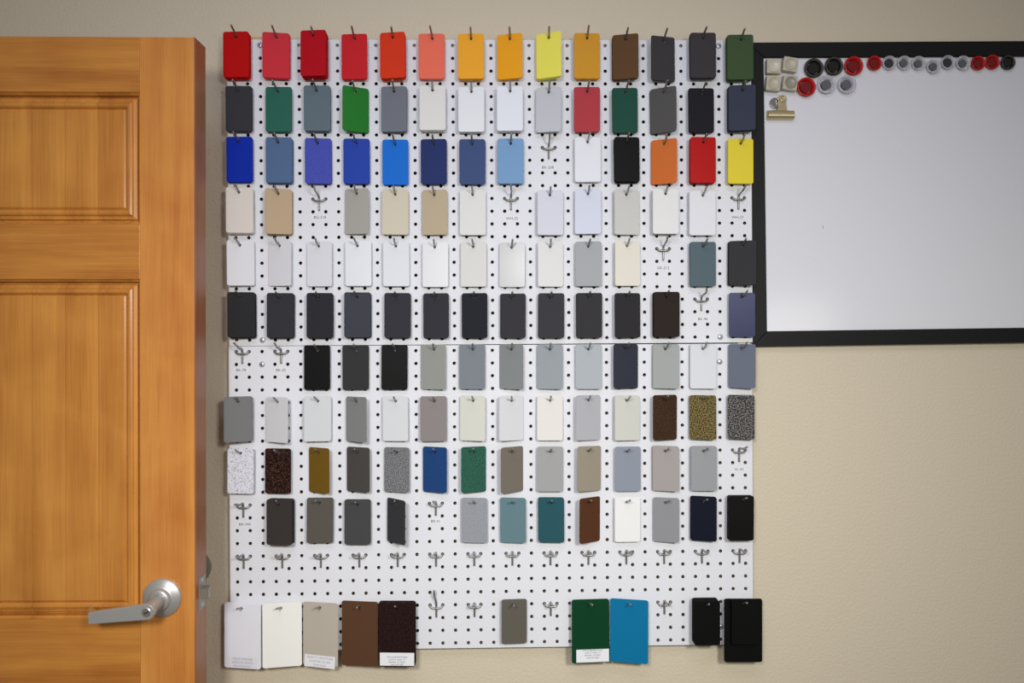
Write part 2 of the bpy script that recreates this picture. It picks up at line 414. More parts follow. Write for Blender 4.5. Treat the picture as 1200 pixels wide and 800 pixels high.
# ------------------------------------------------------------------ peg hooks
ORD = ['', 'first', 'second', 'third', 'fourth', 'fifth', 'sixth', 'seventh', 'eighth', 'ninth', 'tenth', 'eleventh', 'twelfth', 'thirteenth', 'last']
ROWN = ORD[:12] + ['bottom']; ROWN[1] = 'top'
def hook_pos(row, col):
    b = 0 if row <= 6 else 1; r = 4 * (row - 1) if b == 0 else 4 * (row - 7)
    a = hole(b, 3 * (col - 1), r); c = hole(b, 3 * (col - 1) + 1, r)
    return ((a[0] + c[0]) / 2, (a[1] + c[1]) / 2)
bar_pts = smooth_path([(-.0127, .0100, .0006), (-.0127, -.0005, .0004), (-.0119, -.0032, -.0012), (-.0088, -.0049, -.0038), (-.0045, -.0053, -.0046), (0, -.0053, -.0047),
                       (.0045, -.0053, -.0046), (.0088, -.0049, -.0038), (.0119, -.0032, -.0012), (.0127, -.0005, .0004), (.0127, .0100, .0006)], 3)
bar_v, bar_f = tube_data(bar_pts, .0020, 8)
bar_me = bpy.data.meshes.new('mounting_bar'); bar_me.from_pydata([tuple(v) for v in bar_v], [], bar_f); bar_me.materials.append(M_zinc)
bar_me.polygons.foreach_set('use_smooth', [True] * len(bar_me.polygons)); bar_me.update()
RW = .0020
def make_hook(row, col, rod, label):
    x, z = hook_pos(row, col)
    h = empty('peg_hook', (x, YB, z)); tag(h, label, 'hook', 'wire hooks on the pegboard')
    b = bpy.data.objects.new('mounting_bar', bar_me); COL.objects.link(b); b.parent = h
    pts = smooth_path([(0, -.0020, -.0235), (0, -.0020, -.0130), (0, -.0020, -.0040)] + rod, 4)
    v, f = tube_data(pts, RW, 8)
    mesh_obj('hook_wire', v, f, M_zinc, h, smooth=True)
    return h

# ------------------------------------------------------------------ sample tags
TAGS = [
(1, 1, -0.50788, 2.06462, 0.024, 0.05101, 0.08885, 0.0601, 0.0012, [166, 20, 28], 3, 'satin', 'deep bright red', -0.0014),
(1, 2, -0.43178, 2.06558, 0.018, 0.05186, 0.08938, -0.1388, 0.0025, [180, 48, 55], 1, 'satin', 'rosy red', -0.0015),
(1, 3, -0.35518, 2.06404, 0.036, 0.0506, 0.08843, 0.1143, -0.0004, [160, 28, 36], 5, 'satin', 'crimson red', -0.0011),
(1, 4, -0.2792, 2.06441, 0.018, 0.0509, 0.0889, 0.0797, 0.002, [176, 40, 44], 1, 'satin', 'brick red', -0.0013),
(1, 5, -0.20313, 2.06403, 0.028, 0.05034, 0.08938, 0.1545, 0.0037, [190, 56, 36], 3, 'satin', 'orange red', -0.0014),
(1, 6, -0.12787, 2.0663, 0.018, 0.05127, 0.08893, 0.0193, 0.0021, [208, 100, 80], 1, 'satin', 'salmon orange', -0.0023),
(1, 7, -0.05022, 2.06462, 0.024, 0.05105, 0.08843, 0.0432, 0.0047, [218, 148, 45], 2, 'satin', 'amber yellow', -0.0009),
(1, 8, 0.02589, 2.0667, 0.02, 0.0514, 0.08839, 0.2512, 0.0048, [220, 146, 38], 1, 'satin', 'golden amber', -0.001),
(1, 9, 0.10251, 2.0672, 0.026, 0.05171, 0.08825, 0.3955, 0.0055, [222, 204, 88], 2, 'satin', 'lemon yellow', -0.0006),
(1, 10, 0.17869, 2.06875, 0.02, 0.05111, 0.0896, -0.0115, 0.0041, [182, 130, 44], 1, 'satin', 'mustard ochre', -0.0006),
(1, 11, 0.25449, 2.06734, 0.022, 0.05097, 0.08815, 0.2233, 0.0066, [84, 62, 40], 2, 'satin', 'olive brown', -0.001),
(1, 12, 0.32962, 2.06458, 0.02, 0.05077, 0.08787, -0.2306, 0.0093, [60, 58, 60], 1, 'satin', 'charcoal', -0.002),
(1, 13, 0.40825, 2.07033, 0.024, 0.05124, 0.08921, 0.0087, 0.0082, [58, 56, 58], 2, 'matte', 'dark charcoal', 0.0004),
(1, 14, 0.48161, 2.06655, 0.026, 0.05152, 0.08859, 0.0345, 0.0065, [60, 76, 52], 3, 'satin', 'forest green', -0.0025),
(2, 1, -0.50466, 1.96082, 0.018, 0.05122, 0.08892, 0.0053, 0.0047, [58, 58, 62], 1, 'satin', 'charcoal grey', 0.0012),
(2, 2, -0.42695, 1.96009, 0.018, 0.05132, 0.08803, 0.0131, 0.0004, [48, 96, 82], 1, 'satin', 'pine green', 0.0027),
(2, 3, -0.35163, 1.96223, 0.02, 0.05158, 0.08879, -0.0106, 0.005, [92, 106, 114], 2, 'satin', 'blue grey', 0.0018),
(2, 4, -0.27612, 1.96051, 0.02, 0.05188, 0.08765, -0.4331, -0.0001, [38, 110, 42], 1, 'gloss', 'glossy leaf green', 0.0011),
(2, 5, -0.20121, 1.9614, 0.02, 0.05102, 0.08899, 0.0665, -0.0024, [106, 110, 118], 2, 'satin', 'medium grey', -0.0002),
(2, 6, -0.12526, 1.96328, 0.024, 0.05099, 0.08788, 0.0219, 0.0027, [208, 206, 203], 3, 'satin', 'off white', -0.0004),
(2, 7, -0.04942, 1.96078, 0.024, 0.05096, 0.08854, 0.0278, 0.0022, [214, 215, 219], 3, 'satin', 'white', -0.0008),
(2, 8, 0.02628, 1.96282, 0.024, 0.05092, 0.08782, 0.0474, 0.0034, [213, 216, 224], 3, 'satin', 'cool white', -0.0013),
(2, 9, 0.10272, 1.96291, 0.018, 0.05062, 0.08799, 0.2279, -0.0042, [182, 184, 189], 1, 'satin', 'light silver grey', -0.001),
(2, 10, 0.1787, 1.96317, 0.02, 0.05164, 0.08877, 0.0374, 0.0016, [162, 60, 66], 1, 'satin', 'dusty red', -0.0013),
(2, 11, 0.25411, 1.96175, 0.02, 0.05068, 0.08883, -0.0013, 0.0066, [36, 72, 60], 1, 'satin', 'dark bottle green', -0.0021),
(2, 12, 0.32967, 1.96226, 0.022, 0.05214, 0.08916, 0.4639, 0.0101, [82, 81, 80], 2, 'satin', 'mid charcoal', -0.0027),
(2, 13, 0.40641, 1.96344, 0.018, 0.05085, 0.08806, -0.0266, 0.0075, [40, 39, 43], 1, 'matte', 'soft black', -0.0022),
(2, 14, 0.48388, 1.96551, 0.03, 0.05147, 0.08941, 0.1534, -0.0002, [56, 60, 74], 3, 'satin', 'dark slate blue', -0.0009),
(3, 1, -0.50419, 1.86219, 0.016, 0.05164, 0.08885, 0.0495, 0.0072, [10, 52, 158], 1, 'satin', 'royal blue', 0.0009),
(3, 2, -0.4264, 1.86086, 0.018, 0.05171, 0.08909, 0.0026, 0.0047, [82, 105, 138], 2, 'satin', 'steel blue', 0.0025),
(3, 3, -0.35032, 1.85983, 0.016, 0.0513, 0.08922, -0.0923, 0.0038, [74, 84, 170], 1, 'speck_faint', 'violet blue', 0.0024),
(3, 4, -0.27546, 1.8597, 0.016, 0.0514, 0.08902, -0.0078, 0.0016, [44, 68, 158], 1, 'satin', 'cobalt blue', 0.0011),
(3, 5, -0.19915, 1.85818, 0.016, 0.05109, 0.08908, -0.0011, 0.0014, [24, 104, 196], 1, 'satin', 'vivid sky blue', 0.0012),
(3, 6, -0.12371, 1.85926, 0.018, 0.05115, 0.08873, 0.0645, 0.0032, [44, 54, 98], 1, 'satin', 'navy blue', 0.0004),
(3, 7, -0.04766, 1.85935, 0.018, 0.05126, 0.08895, 0.0295, 0.0029, [62, 78, 116], 1, 'satin', 'slate blue', 0.0003),
(3, 8, 0.0281, 1.86099, 0.018, 0.05121, 0.08892, 0.0164, 0.0008, [115, 150, 188], 2, 'satin', 'pale blue', -0.0002),
(3, 10, 0.18079, 1.8655, 0.016, 0.05139, 0.08842, 0.0356, 0.0064, [218, 219, 224], 1, 'satin', 'clean white', 0.0001),
(3, 11, 0.25807, 1.8648, 0.022, 0.0504, 0.08817, -0.0924, 0.0123, [24, 24, 28], 3, 'satin', 'jet black', 0.0012),
(3, 12, 0.33216, 1.86171, 0.018, 0.0514, 0.08839, 0.4182, 0.0022, [196, 106, 55], 1, 'satin', 'pumpkin orange', -0.0009),
(3, 13, 0.40869, 1.86384, 0.024, 0.05126, 0.09037, -0.0583, 0.0023, [172, 22, 27], 3, 'gloss', 'glossy scarlet', -0.0006),
(3, 14, 0.4852, 1.86317, 0.018, 0.05127, 0.08944, -0.0268, 0.0036, [216, 198, 64], 1, 'satin', 'bright yellow', -0.0003),
(4, 1, -0.50264, 1.76213, 0.02, 0.05187, 0.08907, -0.0941, 0.0033, [212, 205, 196], 2, 'satin', 'pale bone', 0.0018),
(4, 2, -0.42669, 1.75978, 0.02, 0.05114, 0.08861, -0.217, -0.0003, [180, 158, 130], 2, 'satin', 'warm tan', 0.0015),
(4, 4, -0.27551, 1.76158, 0.014, 0.05087, 0.08919, 0.2804, -0.0053, [168, 166, 158], 1, 'satin', 'putty grey', 0.0003),
(4, 5, -0.1991, 1.76013, 0.016, 0.05127, 0.08911, -0.0661, -0.0011, [200, 192, 172], 1, 'satin', 'pale beige', 0.0005),
(4, 6, -0.12237, 1.76002, 0.014, 0.05095, 0.08889, 0.1753, -0.0008, [183, 168, 142], 1, 'satin', 'sand beige', 0.0011),
(4, 7, -0.04664, 1.75988, 0.016, 0.05123, 0.08948, 0.0281, 0.0004, [216, 216, 213], 1, 'satin', 'bright off white', 0.0006),
(4, 9, 0.10642, 1.75979, 0.018, 0.05101, 0.08883, -0.0319, 0.0028, [206, 208, 217], 2, 'satin', 'cool pale white', 0.0013),
(4, 10, 0.18117, 1.7627, 0.016, 0.0519, 0.08888, 0.0999, 0.0016, [206, 211, 224], 1, 'satin', 'icy bluish white', -0.0002),
(4, 11, 0.25911, 1.7617, 0.014, 0.051, 0.08934, -0.1051, 0.0068, [197, 196, 191], 1, 'satin', 'light stone grey', 0.0016),
(4, 12, 0.33499, 1.76252, 0.022, 0.05138, 0.08895, 0.0094, 0.0024, [222, 222, 220], 3, 'satin', 'plain white', 0.0012),
(4, 13, 0.40901, 1.76023, 0.018, 0.05177, 0.0888, 0.0488, 0.0006, [220, 221, 224], 1, 'satin', 'white', -0.0009),
(5, 1, -0.5021, 1.65932, 0.016, 0.05183, 0.08881, -0.1417, 0.0085, [221, 222, 225], 1, 'satin', 'white', 0.0016),
(5, 2, -0.42697, 1.65886, 0.012, 0.05123, 0.08849, 0.3107, -0.0043, [221, 222, 226], 0, 'satin', 'narrow looking white', 0.0006),
(5, 3, -0.34915, 1.65816, 0.012, 0.05125, 0.0889, 0.1525, -0.0013, [220, 221, 226], 0, 'satin', 'white', 0.0022),
(5, 4, -0.2724, 1.659, 0.014, 0.05163, 0.08889, 0.0193, 0.0043, [222, 224, 229], 1, 'gloss', 'cool white', 0.0027),
(5, 5, -0.19774, 1.65858, 0.014, 0.05126, 0.08895, -0.0589, 0.0044, [221, 223, 228], 1, 'satin', 'white', 0.0012),
(5, 6, -0.12089, 1.65697, 0.014, 0.05127, 0.08866, 0.0765, -0.0004, [220, 221, 224], 1, 'gloss', 'glossy white', 0.0018),
(5, 7, -0.04536, 1.65787, 0.014, 0.05109, 0.08889, 0.0985, 0.0001, [217, 216, 212], 1, 'satin', 'warm white', 0.0012),
(5, 8, 0.03097, 1.65691, 0.012, 0.05119, 0.08815, 0.1296, -0.0016, [182, 183, 184], 0, 'clear', 'shiny translucent grey white', 0.0013),
(5, 9, 0.10737, 1.6582, 0.014, 0.05109, 0.089, -0.1432, 0.0024, [222, 222, 220], 1, 'satin', 'plain white', 0.0015),
(5, 10, 0.18227, 1.65897, 0.016, 0.05191, 0.08856, 0.0898, 0.0032, [164, 167, 169], 1, 'satin', 'light grey', 0.0002),
(5, 11, 0.26032, 1.65995, 0.016, 0.05127, 0.08887, -0.1106, 0.0036, [224, 220, 206], 1, 'satin', 'cream ivory', 0.0021),
(5, 13, 0.41068, 1.65887, 0.016, 0.05145, 0.08856, 0.0094, 0.0031, [88, 103, 111], 1, 'satin', 'blue slate grey', 0.0),
(5, 14, 0.48752, 1.66079, 0.022, 0.05212, 0.08822, 0.2969, -0.0034, [60, 59, 62], 2, 'matte', 'charcoal', 0.0007),
(6, 1, -0.49868, 1.55717, 0.022, 0.05181, 0.08897, -0.1896, 0.0041, [48, 48, 50], 2, 'speck_faint', 'near black grained', 0.0043),
(6, 2, -0.42338, 1.55619, 0.02, 0.05167, 0.08798, -0.1426, -0.0013, [56, 56, 60], 2, 'matte', 'charcoal', 0.0035),
(6, 3, -0.34644, 1.55625, 0.02, 0.05158, 0.08838, -0.0441, -0.0017, [51, 51, 55], 2, 'matte', 'dark charcoal', 0.0042),
(6, 4, -0.27267, 1.55732, 0.02, 0.05169, 0.08878, -0.1215, -0.0022, [61, 63, 72], 2, 'satin', 'dark blue grey', 0.0018),
(6, 5, -0.19485, 1.55641, 0.018, 0.05158, 0.08857, -0.031, -0.0001, [58, 58, 64], 1, 'matte', 'graphite', 0.0034),
(6, 6, -0.11907, 1.55595, 0.018, 0.05135, 0.08854, 0.1255, 0.0007, [59, 59, 64], 1, 'matte', 'graphite grey', 0.003),
(6, 7, -0.04321, 1.55615, 0.018, 0.05137, 0.08877, 0.1549, 0.0015, [47, 48, 53], 1, 'matte', 'blackish grey', 0.0026),
(6, 8, 0.03234, 1.55574, 0.016, 0.05128, 0.08829, 0.1797, -0.0012, [62, 61, 65], 1, 'matte', 'charcoal', 0.002),
(6, 9, 0.1085, 1.55631, 0.016, 0.05134, 0.08896, 0.0334, 0.0008, [63, 63, 67], 1, 'matte', 'soft charcoal', 0.0019),
(6, 10, 0.18332, 1.55689, 0.018, 0.05172, 0.0886, 0.0619, -0.0003, [59, 58, 61], 1, 'matte', 'charcoal', 0.0006),
(6, 11, 0.25986, 1.55694, 0.018, 0.05138, 0.08831, -0.0895, 0.0059, [53, 52, 55], 1, 'matte', 'dark charcoal', 0.0009),
(6, 12, 0.3367, 1.55864, 0.022, 0.05139, 0.08926, 0.0223, 0.0018, [51, 45, 41], 3, 'matte', 'brownish black', 0.0016),
(6, 14, 0.48968, 1.55812, 0.014, 0.05152, 0.08828, 0.0797, 0.0009, [50, 53, 78], 0, 'metal', 'brushed indigo', 0.0021),
(7, 3, -0.35373, 1.45389, 0.013, 0.05148, 0.08822, 0.0273, 0.0002, [26, 27, 34], 0, 'satin', 'blue black', -0.0026),
(7, 4, -0.27776, 1.45397, 0.013, 0.05166, 0.08845, -0.0659, 0.0007, [59, 59, 59], 0, 'matte', 'charcoal', -0.0028),
(7, 5, -0.20154, 1.45421, 0.013, 0.0515, 0.08885, -0.0187, -0.0034, [20, 18, 19], 0, 'satin', 'glossy black', -0.0028),
(7, 6, -0.12517, 1.45459, 0.013, 0.05127, 0.08908, 0.2468, 0.001, [151, 153, 147], 0, 'satin', 'greenish grey', -0.0026),
(7, 7, -0.04815, 1.45504, 0.013, 0.05153, 0.08888, 0.0811, -0.0004, [125, 132, 138], 0, 'satin', 'blue grey', -0.0018),
(7, 8, 0.02906, 1.45491, 0.013, 0.05128, 0.08902, 0.4207, 0.001, [137, 141, 141], 0, 'satin', 'mid grey', -0.0008),
(7, 9, 0.10586, 1.45499, 0.013, 0.05135, 0.08891, 0.1728, -0.0001, [153, 159, 163], 0, 'satin', 'pale blue grey', -0.0002),
(7, 10, 0.18311, 1.45508, 0.013, 0.05157, 0.08914, 0.0438, 0.0024, [173, 179, 183], 0, 'satin', 'light bluish grey', 0.0009),
(7, 11, 0.25712, 1.45562, 0.013, 0.05132, 0.08816, -0.1828, -0.0006, [57, 59, 69], 0, 'satin', 'dark slate', -0.0013),
(7, 12, 0.33701, 1.45555, 0.015, 0.05161, 0.08841, 0.1525, 0.0004, [163, 166, 163], 1, 'satin', 'silver grey', 0.0024),
(7, 13, 0.41205, 1.45538, 0.014, 0.05156, 0.08876, 0.1128, 0.0014, [217, 219, 222], 1, 'satin', 'white', 0.0012),
(7, 14, 0.48869, 1.45599, 0.016, 0.05172, 0.08788, 0.341, -0.0004, [107, 114, 128], 0, 'satin', 'slate grey', 0.0016),
(8, 1, -0.50304, 1.35368, 0.028, 0.0523, 0.08863, -0.3579, 0.0006, [121, 121, 121], 1, 'matte', 'medium grey', -0.0),
(8, 2, -0.42983, 1.35183, 0.022, 0.05149, 0.08872, 0.4015, -0.0017, [215, 217, 219], 1, 'satin', 'white turned', -0.003),
(8, 3, -0.35144, 1.35319, 0.018, 0.05188, 0.08902, -0.1115, -0.0022, [208, 211, 212], 1, 'satin', 'pale grey white', -0.0008),
(8, 4, -0.27545, 1.35236, 0.022, 0.05144, 0.08832, 0.5236, 0.0017, [137, 139, 138], 1, 'satin', 'grey turned', -0.001),
(8, 5, -0.19947, 1.35299, 0.016, 0.05107, 0.0886, 0.107, 0.0073, [214, 216, 218], 1, 'satin', 'white', -0.0012),
(8, 6, -0.12438, 1.35252, 0.016, 0.05196, 0.08918, -0.0428, 0.0025, [139, 132, 130], 0, 'satin', 'taupe grey', -0.0023),
(8, 7, -0.04731, 1.35338, 0.016, 0.05116, 0.08941, 0.2101, -0.0004, [212, 213, 202], 0, 'satin', 'pale ivory', -0.0015),
(8, 8, 0.02986, 1.35315, 0.014, 0.05117, 0.08901, -0.3132, -0.0031, [213, 214, 216], 0, 'satin', 'white', -0.0005),
(8, 9, 0.1061, 1.35326, 0.014, 0.05107, 0.08942, 0.0155, -0.0017, [226, 223, 216], 0, 'satin', 'warm white', -0.0005),
(8, 10, 0.18217, 1.35383, 0.014, 0.05115, 0.08965, -0.2324, -0.0019, [176, 176, 180], 0, 'satin', 'light grey', -0.0006),
(8, 11, 0.25999, 1.35302, 0.015, 0.05127, 0.08916, -0.0951, 0.0013, [204, 204, 195], 1, 'satin', 'pale greenish beige', 0.001),
(8, 12, 0.33522, 1.35393, 0.016, 0.05113, 0.08908, -0.2274, -0.0039, [62, 48, 38], 1, 'speck_brown', 'brown flecked', 0.0001),
(8, 13, 0.41062, 1.35387, 0.015, 0.05223, 0.08875, 0.1992, 0.0067, [52, 45, 28], 0, 'vein_gold', 'black and gold veined', -0.0007),
(8, 14, 0.48708, 1.35432, 0.016, 0.05207, 0.08886, 0.1861, 0.0025, [44, 42, 42], 0, 'vein_silver', 'black and silver veined', -0.0005),
(9, 1, -0.50215, 1.25105, 0.018, 0.05156, 0.0891, 0.0476, -0.0073, [222, 223, 230], 1, 'speck_white', 'white dark speckled', 0.0004),
(9, 2, -0.42963, 1.25063, 0.016, 0.05162, 0.08863, 0.0603, -0.0037, [44, 33, 27], 0, 'speck_tan', 'dark brown tan speckled', -0.0033),
(9, 3, -0.34883, 1.25203, 0.018, 0.0512, 0.08877, 0.4781, 0.003, [123, 97, 45], 0, 'speck_faint', 'bronze gold', 0.0013),
(9, 4, -0.27266, 1.25277, 0.016, 0.05122, 0.0883, 0.3527, 0.0024, [84, 82, 80], 0, 'speck_faint', 'dark grey grained', 0.0013),
(9, 5, -0.19704, 1.25175, 0.014, 0.0516, 0.08888, 0.1843, -0.0029, [98, 99, 102], 0, 'speck_grey', 'grey finely speckled', 0.0007),
(9, 6, -0.12193, 1.25188, 0.015, 0.0511, 0.08984, 0.3186, -0.0001, [48, 78, 126], 0, 'speck_faint', 'denim blue grained', -0.0004),
(9, 7, -0.04515, 1.25189, 0.015, 0.05068, 0.09041, -0.2921, -0.0017, [56, 100, 84], 0, 'speck_green', 'green hammered', 0.0002),
(9, 8, 0.03108, 1.25139, 0.015, 0.05089, 0.09039, -0.5089, 0.0021, [121, 113, 103], 0, 'satin', 'khaki taupe', 0.0002),
(9, 9, 0.1065, 1.25195, 0.014, 0.05118, 0.08962, -0.0082, -0.0038, [160, 160, 160], 0, 'satin', 'neutral grey', -0.0006),
(9, 10, 0.18396, 1.25259, 0.015, 0.05092, 0.08962, -0.2902, -0.0058, [150, 142, 126], 0, 'satin', 'khaki beige', 0.0007),
(9, 11, 0.2613, 1.25159, 0.014, 0.05121, 0.08896, -0.0175, 0.001, [140, 147, 158], 0, 'satin', 'pale blue grey', 0.0018),
(9, 12, 0.33643, 1.25244, 0.017, 0.05185, 0.08925, 0.2315, 0.0032, [163, 157, 154], 1, 'satin', 'pinkish grey', 0.0008),
(9, 13, 0.41296, 1.25197, 0.016, 0.05154, 0.08883, 0.0671, 0.0033, [151, 153, 155], 1, 'satin', 'cool grey', 0.0011),
(10, 2, -0.42331, 1.15308, 0.03, 0.05093, 0.08909, 0.0971, -0.0003, [62, 58, 56], 5, 'matte', 'dark brown grey', 0.0025),
(10, 3, -0.34746, 1.15301, 0.016, 0.05165, 0.08965, -0.0462, -0.0091, [88, 84, 78], 0, 'matte', 'dark olive grey', 0.0022),
(10, 4, -0.27363, 1.14967, 0.018, 0.05179, 0.08887, 0.0324, -0.0017, [72, 72, 72], 1, 'matte', 'dark grey', -0.0002),
(10, 5, -0.19698, 1.15306, 0.026, 0.05121, 0.08695, 0.6969, -0.0051, [64, 64, 66], 0, 'matte', 'sharply turned dark grey', 0.0002),
(10, 7, -0.04381, 1.15101, 0.014, 0.0512, 0.08918, 0.0821, 0.0018, [150, 152, 158], 0, 'speck_faint', 'silver grey grained', 0.001),
(10, 8, 0.03268, 1.15101, 0.015, 0.05131, 0.08938, 0.1357, 0.0029, [98, 124, 130], 0, 'satin', 'pale teal', 0.0013),
(10, 9, 0.10848, 1.15123, 0.016, 0.05101, 0.08914, 0.0678, 0.0041, [48, 84, 90], 1, 'satin', 'dark teal', 0.0009),
(10, 10, 0.18529, 1.15134, 0.017, 0.05078, 0.08921, -0.5322, -0.0043, [86, 58, 44], 0, 'satin', 'chocolate brown', 0.0015),
(10, 11, 0.26061, 1.15121, 0.014, 0.0511, 0.08941, -0.0207, 0.0024, [224, 224, 222], 0, 'satin', 'bright white', 0.0006),
(10, 12, 0.3377, 1.15009, 0.015, 0.05033, 0.08865, 0.2576, 0.0019, [138, 139, 142], 0, 'satin', 'mid grey', 0.0015),
(10, 13, 0.41186, 1.15235, 0.017, 0.05085, 0.08838, 0.239, 0.0009, [34, 36, 46], 1, 'satin', 'midnight navy', -0.0005),
(10, 14, 0.48516, 1.15465, 0.024, 0.05091, 0.08862, -0.0216, -0.0049, [33, 32, 31], 3, 'gloss', 'thick stacked black', -0.0034),
(12, 1, -0.49797, 0.92809, 0.02, 0.07522, 0.12756, 0.1461, -0.0021, [213, 214, 220], 1, 'satin', 'large white', 0.003),
(12, 2, -0.42111, 0.92839, 0.018, 0.0748, 0.12621, -0.1515, 0.0025, [219, 219, 212], 0, 'satin', 'large ivory white', 0.0037),
(12, 3, -0.34616, 0.92959, 0.018, 0.07211, 0.12466, 0.1635, -0.0055, [171, 163, 149], 0, 'satin', 'large beige', 0.0024),
(12, 4, -0.26939, 0.92974, 0.018, 0.07338, 0.12603, 0.1073, -0.0068, [86, 62, 48], 1, 'satin', 'large chocolate brown', 0.003),
(12, 5, -0.195, 0.93159, 0.03, 0.07227, 0.12479, 0.0488, 0.0016, [40, 31, 28], 4, 'speck_black', 'large dark brown speckled', 0.0012),
(12, 8, 0.0351, 0.94996, 0.014, 0.05031, 0.08843, -0.071, -0.001, [92, 88, 80], 0, 'satin', 'olive grey', 0.0027),
(12, 10, 0.18606, 0.93122, 0.018, 0.07425, 0.12651, -0.0575, 0.003, [24, 62, 43], 0, 'satin', 'large dark green', 0.0013),
(12, 11, 0.26307, 0.93036, 0.018, 0.07488, 0.12633, 0.1899, -0.0023, [20, 106, 144], 0, 'satin', 'large teal blue', 0.0021),
(12, 13, 0.41498, 0.95089, 0.034, 0.05064, 0.08766, -0.0036, 0.0041, [24, 23, 23], 5, 'satin', 'thick stacked black', 0.0016),
(12, 14, 0.49117, 0.92992, 0.018, 0.07608, 0.12674, 0.0233, 0.0011, [27, 26, 26], 0, 'satin', 'large black', 0.0016),
(12, 15, 0.49067, 0.9506, 0.028, 0.05129, 0.09017, 0.0158, 0.0023, [23, 22, 22], 0, 'satin', 'small black', 0.0011)
]
def tag_mesh(w, h, hx, hz, th, r=.0046):
    """rounded sheet with a punched hole; front at y=0, back at y=th."""
    out = []
    for sx, sz, a0 in ((1, 1, 0), (-1, 1, 90), (-1, -1, 180), (1, -1, 270)):
        for i in range(6):
            a = math.radians(a0 + 18 * i); out.append((sx * (w / 2 - r) + r * math.cos(a), sz * (h / 2 - r) + r * math.sin(a)))
    n = len(out); e = .0003
    ins = [(x * (1 - e / (w / 2)), z * (1 - e / (h / 2))) for x, z in out]
    ang = [math.atan2(z - hz, x - hx) for x, z in out]; HRt = .0033
    ring = [(hx + HRt * math.cos(a), hz + HRt * math.sin(a)) for a in ang]
    vs = [(x, 0, z) for x, z in ring] + [(x, 0, z) for x, z in ins] + [(x, e, z) for x, z in out] + [(x, th - e, z) for x, z in out] + [(x, th, z) for x, z in ins] + [(x, th, z) for x, z in ring]
    fs = []
    for L in range(6):
        M2 = (L + 1) % 6
        for k in range(n):
            j = (k + 1) % n; fs.append((L * n + k, L * n + j, M2 * n + j, M2 * n + k))
    return vs, fs

ROWK = [0] + [1.32,1.17,1.10,1.04,.99,.98,.97,.98,1.0,1.09,1.2,1.2]  # per-row gain on tag colours, offsets how much light each row gets
hook_rods = {}; hook_words = {}
TH_T = .0012
big_tags = {}
for row, col, x, z, d, w, h, yaw, roll, rgb, nb, fin, words, lat in TAGS:
    hc = 14 if col == 15 else col
    sx, sz = hook_pos(row, hc)
    # where the wire crosses the sheet: hole centre 9.5 mm under the top edge, on the hook's own line
    hx_l = max(-.006, min(.006, -lat * .6)); hz_l = h / 2 - .0095
    R = Matrix.Rotation(-yaw, 3, 'Z') @ Matrix.Rotation(-roll, 3, 'Y')
    hp = R @ Vector((hx_l, 0, hz_l)); hw = Vector((x + hp.x - sx, -d + hp.y, z + hp.z - sz))
    rodp = Vector((hw.x, hw.y, hw.z + .0014))
    mat = tag_material('powder_coat_' + words.replace(' ', '_'), rgb, fin, ROWK[row])
    v, f = tag_mesh(w, h, hx_l, hz_l, TH_T)
    o = mesh_obj('sample_tag', v, f, mat, loc=(x, YB - d, z), rot=(0, -roll, -yaw))
    if col == 15: lb = 'smaller black sample tag hung in front of the big one, bottom right hook'
    elif row == 12 and col == 14: lb = 'large black sample tag behind the smaller one, bottom right hook'
    else: lb = '%s sample tag, %s hook from left in the %s row' % (words, ORD[col], ROWN[row])
    tag(o, lb.replace('last hook from left', 'last hook'), 'paint sample', 'colour sample tags on the pegboard'); big_tags[(row, col)] = o
    # tags hanging behind on the same wire
    dmin = abs(w / 2 * math.sin(yaw)) + .0040
    if nb:
        step = min(.0040, max(.0017, (d - dmin - .001) / (nb + .3)))
        for i in range(1, nb + 1):
            di = d - step * i
            if di < dmin: break
            c = o.copy(); COL.objects.link(c)
            t = di / d
            c.location = (x + rnd.uniform(-.0004, .0004) - rodp.x * (1 - t) * .9, YB - di, z - (rodp.z - .004) * (1 - t) * .6)
            c.rotation_euler = (0, -roll + rnd.uniform(-.006, .006), -yaw + rnd.uniform(-.012, .012))
            if i == 1: c['label'] = '%s tag right behind the front one, %s hook, %s row' % (words, ORD[hc], ROWN[row])
            else: c['label'] = '%s tag, %s one deep in the stack, %s hook, %s row' % (words, ORD[i + 1], ORD[hc], ROWN[row])
    key = (row, hc)
    if key not in hook_rods or hook_rods[key][1] < d: hook_rods[key] = (rodp, d)
    hook_words[key] = words

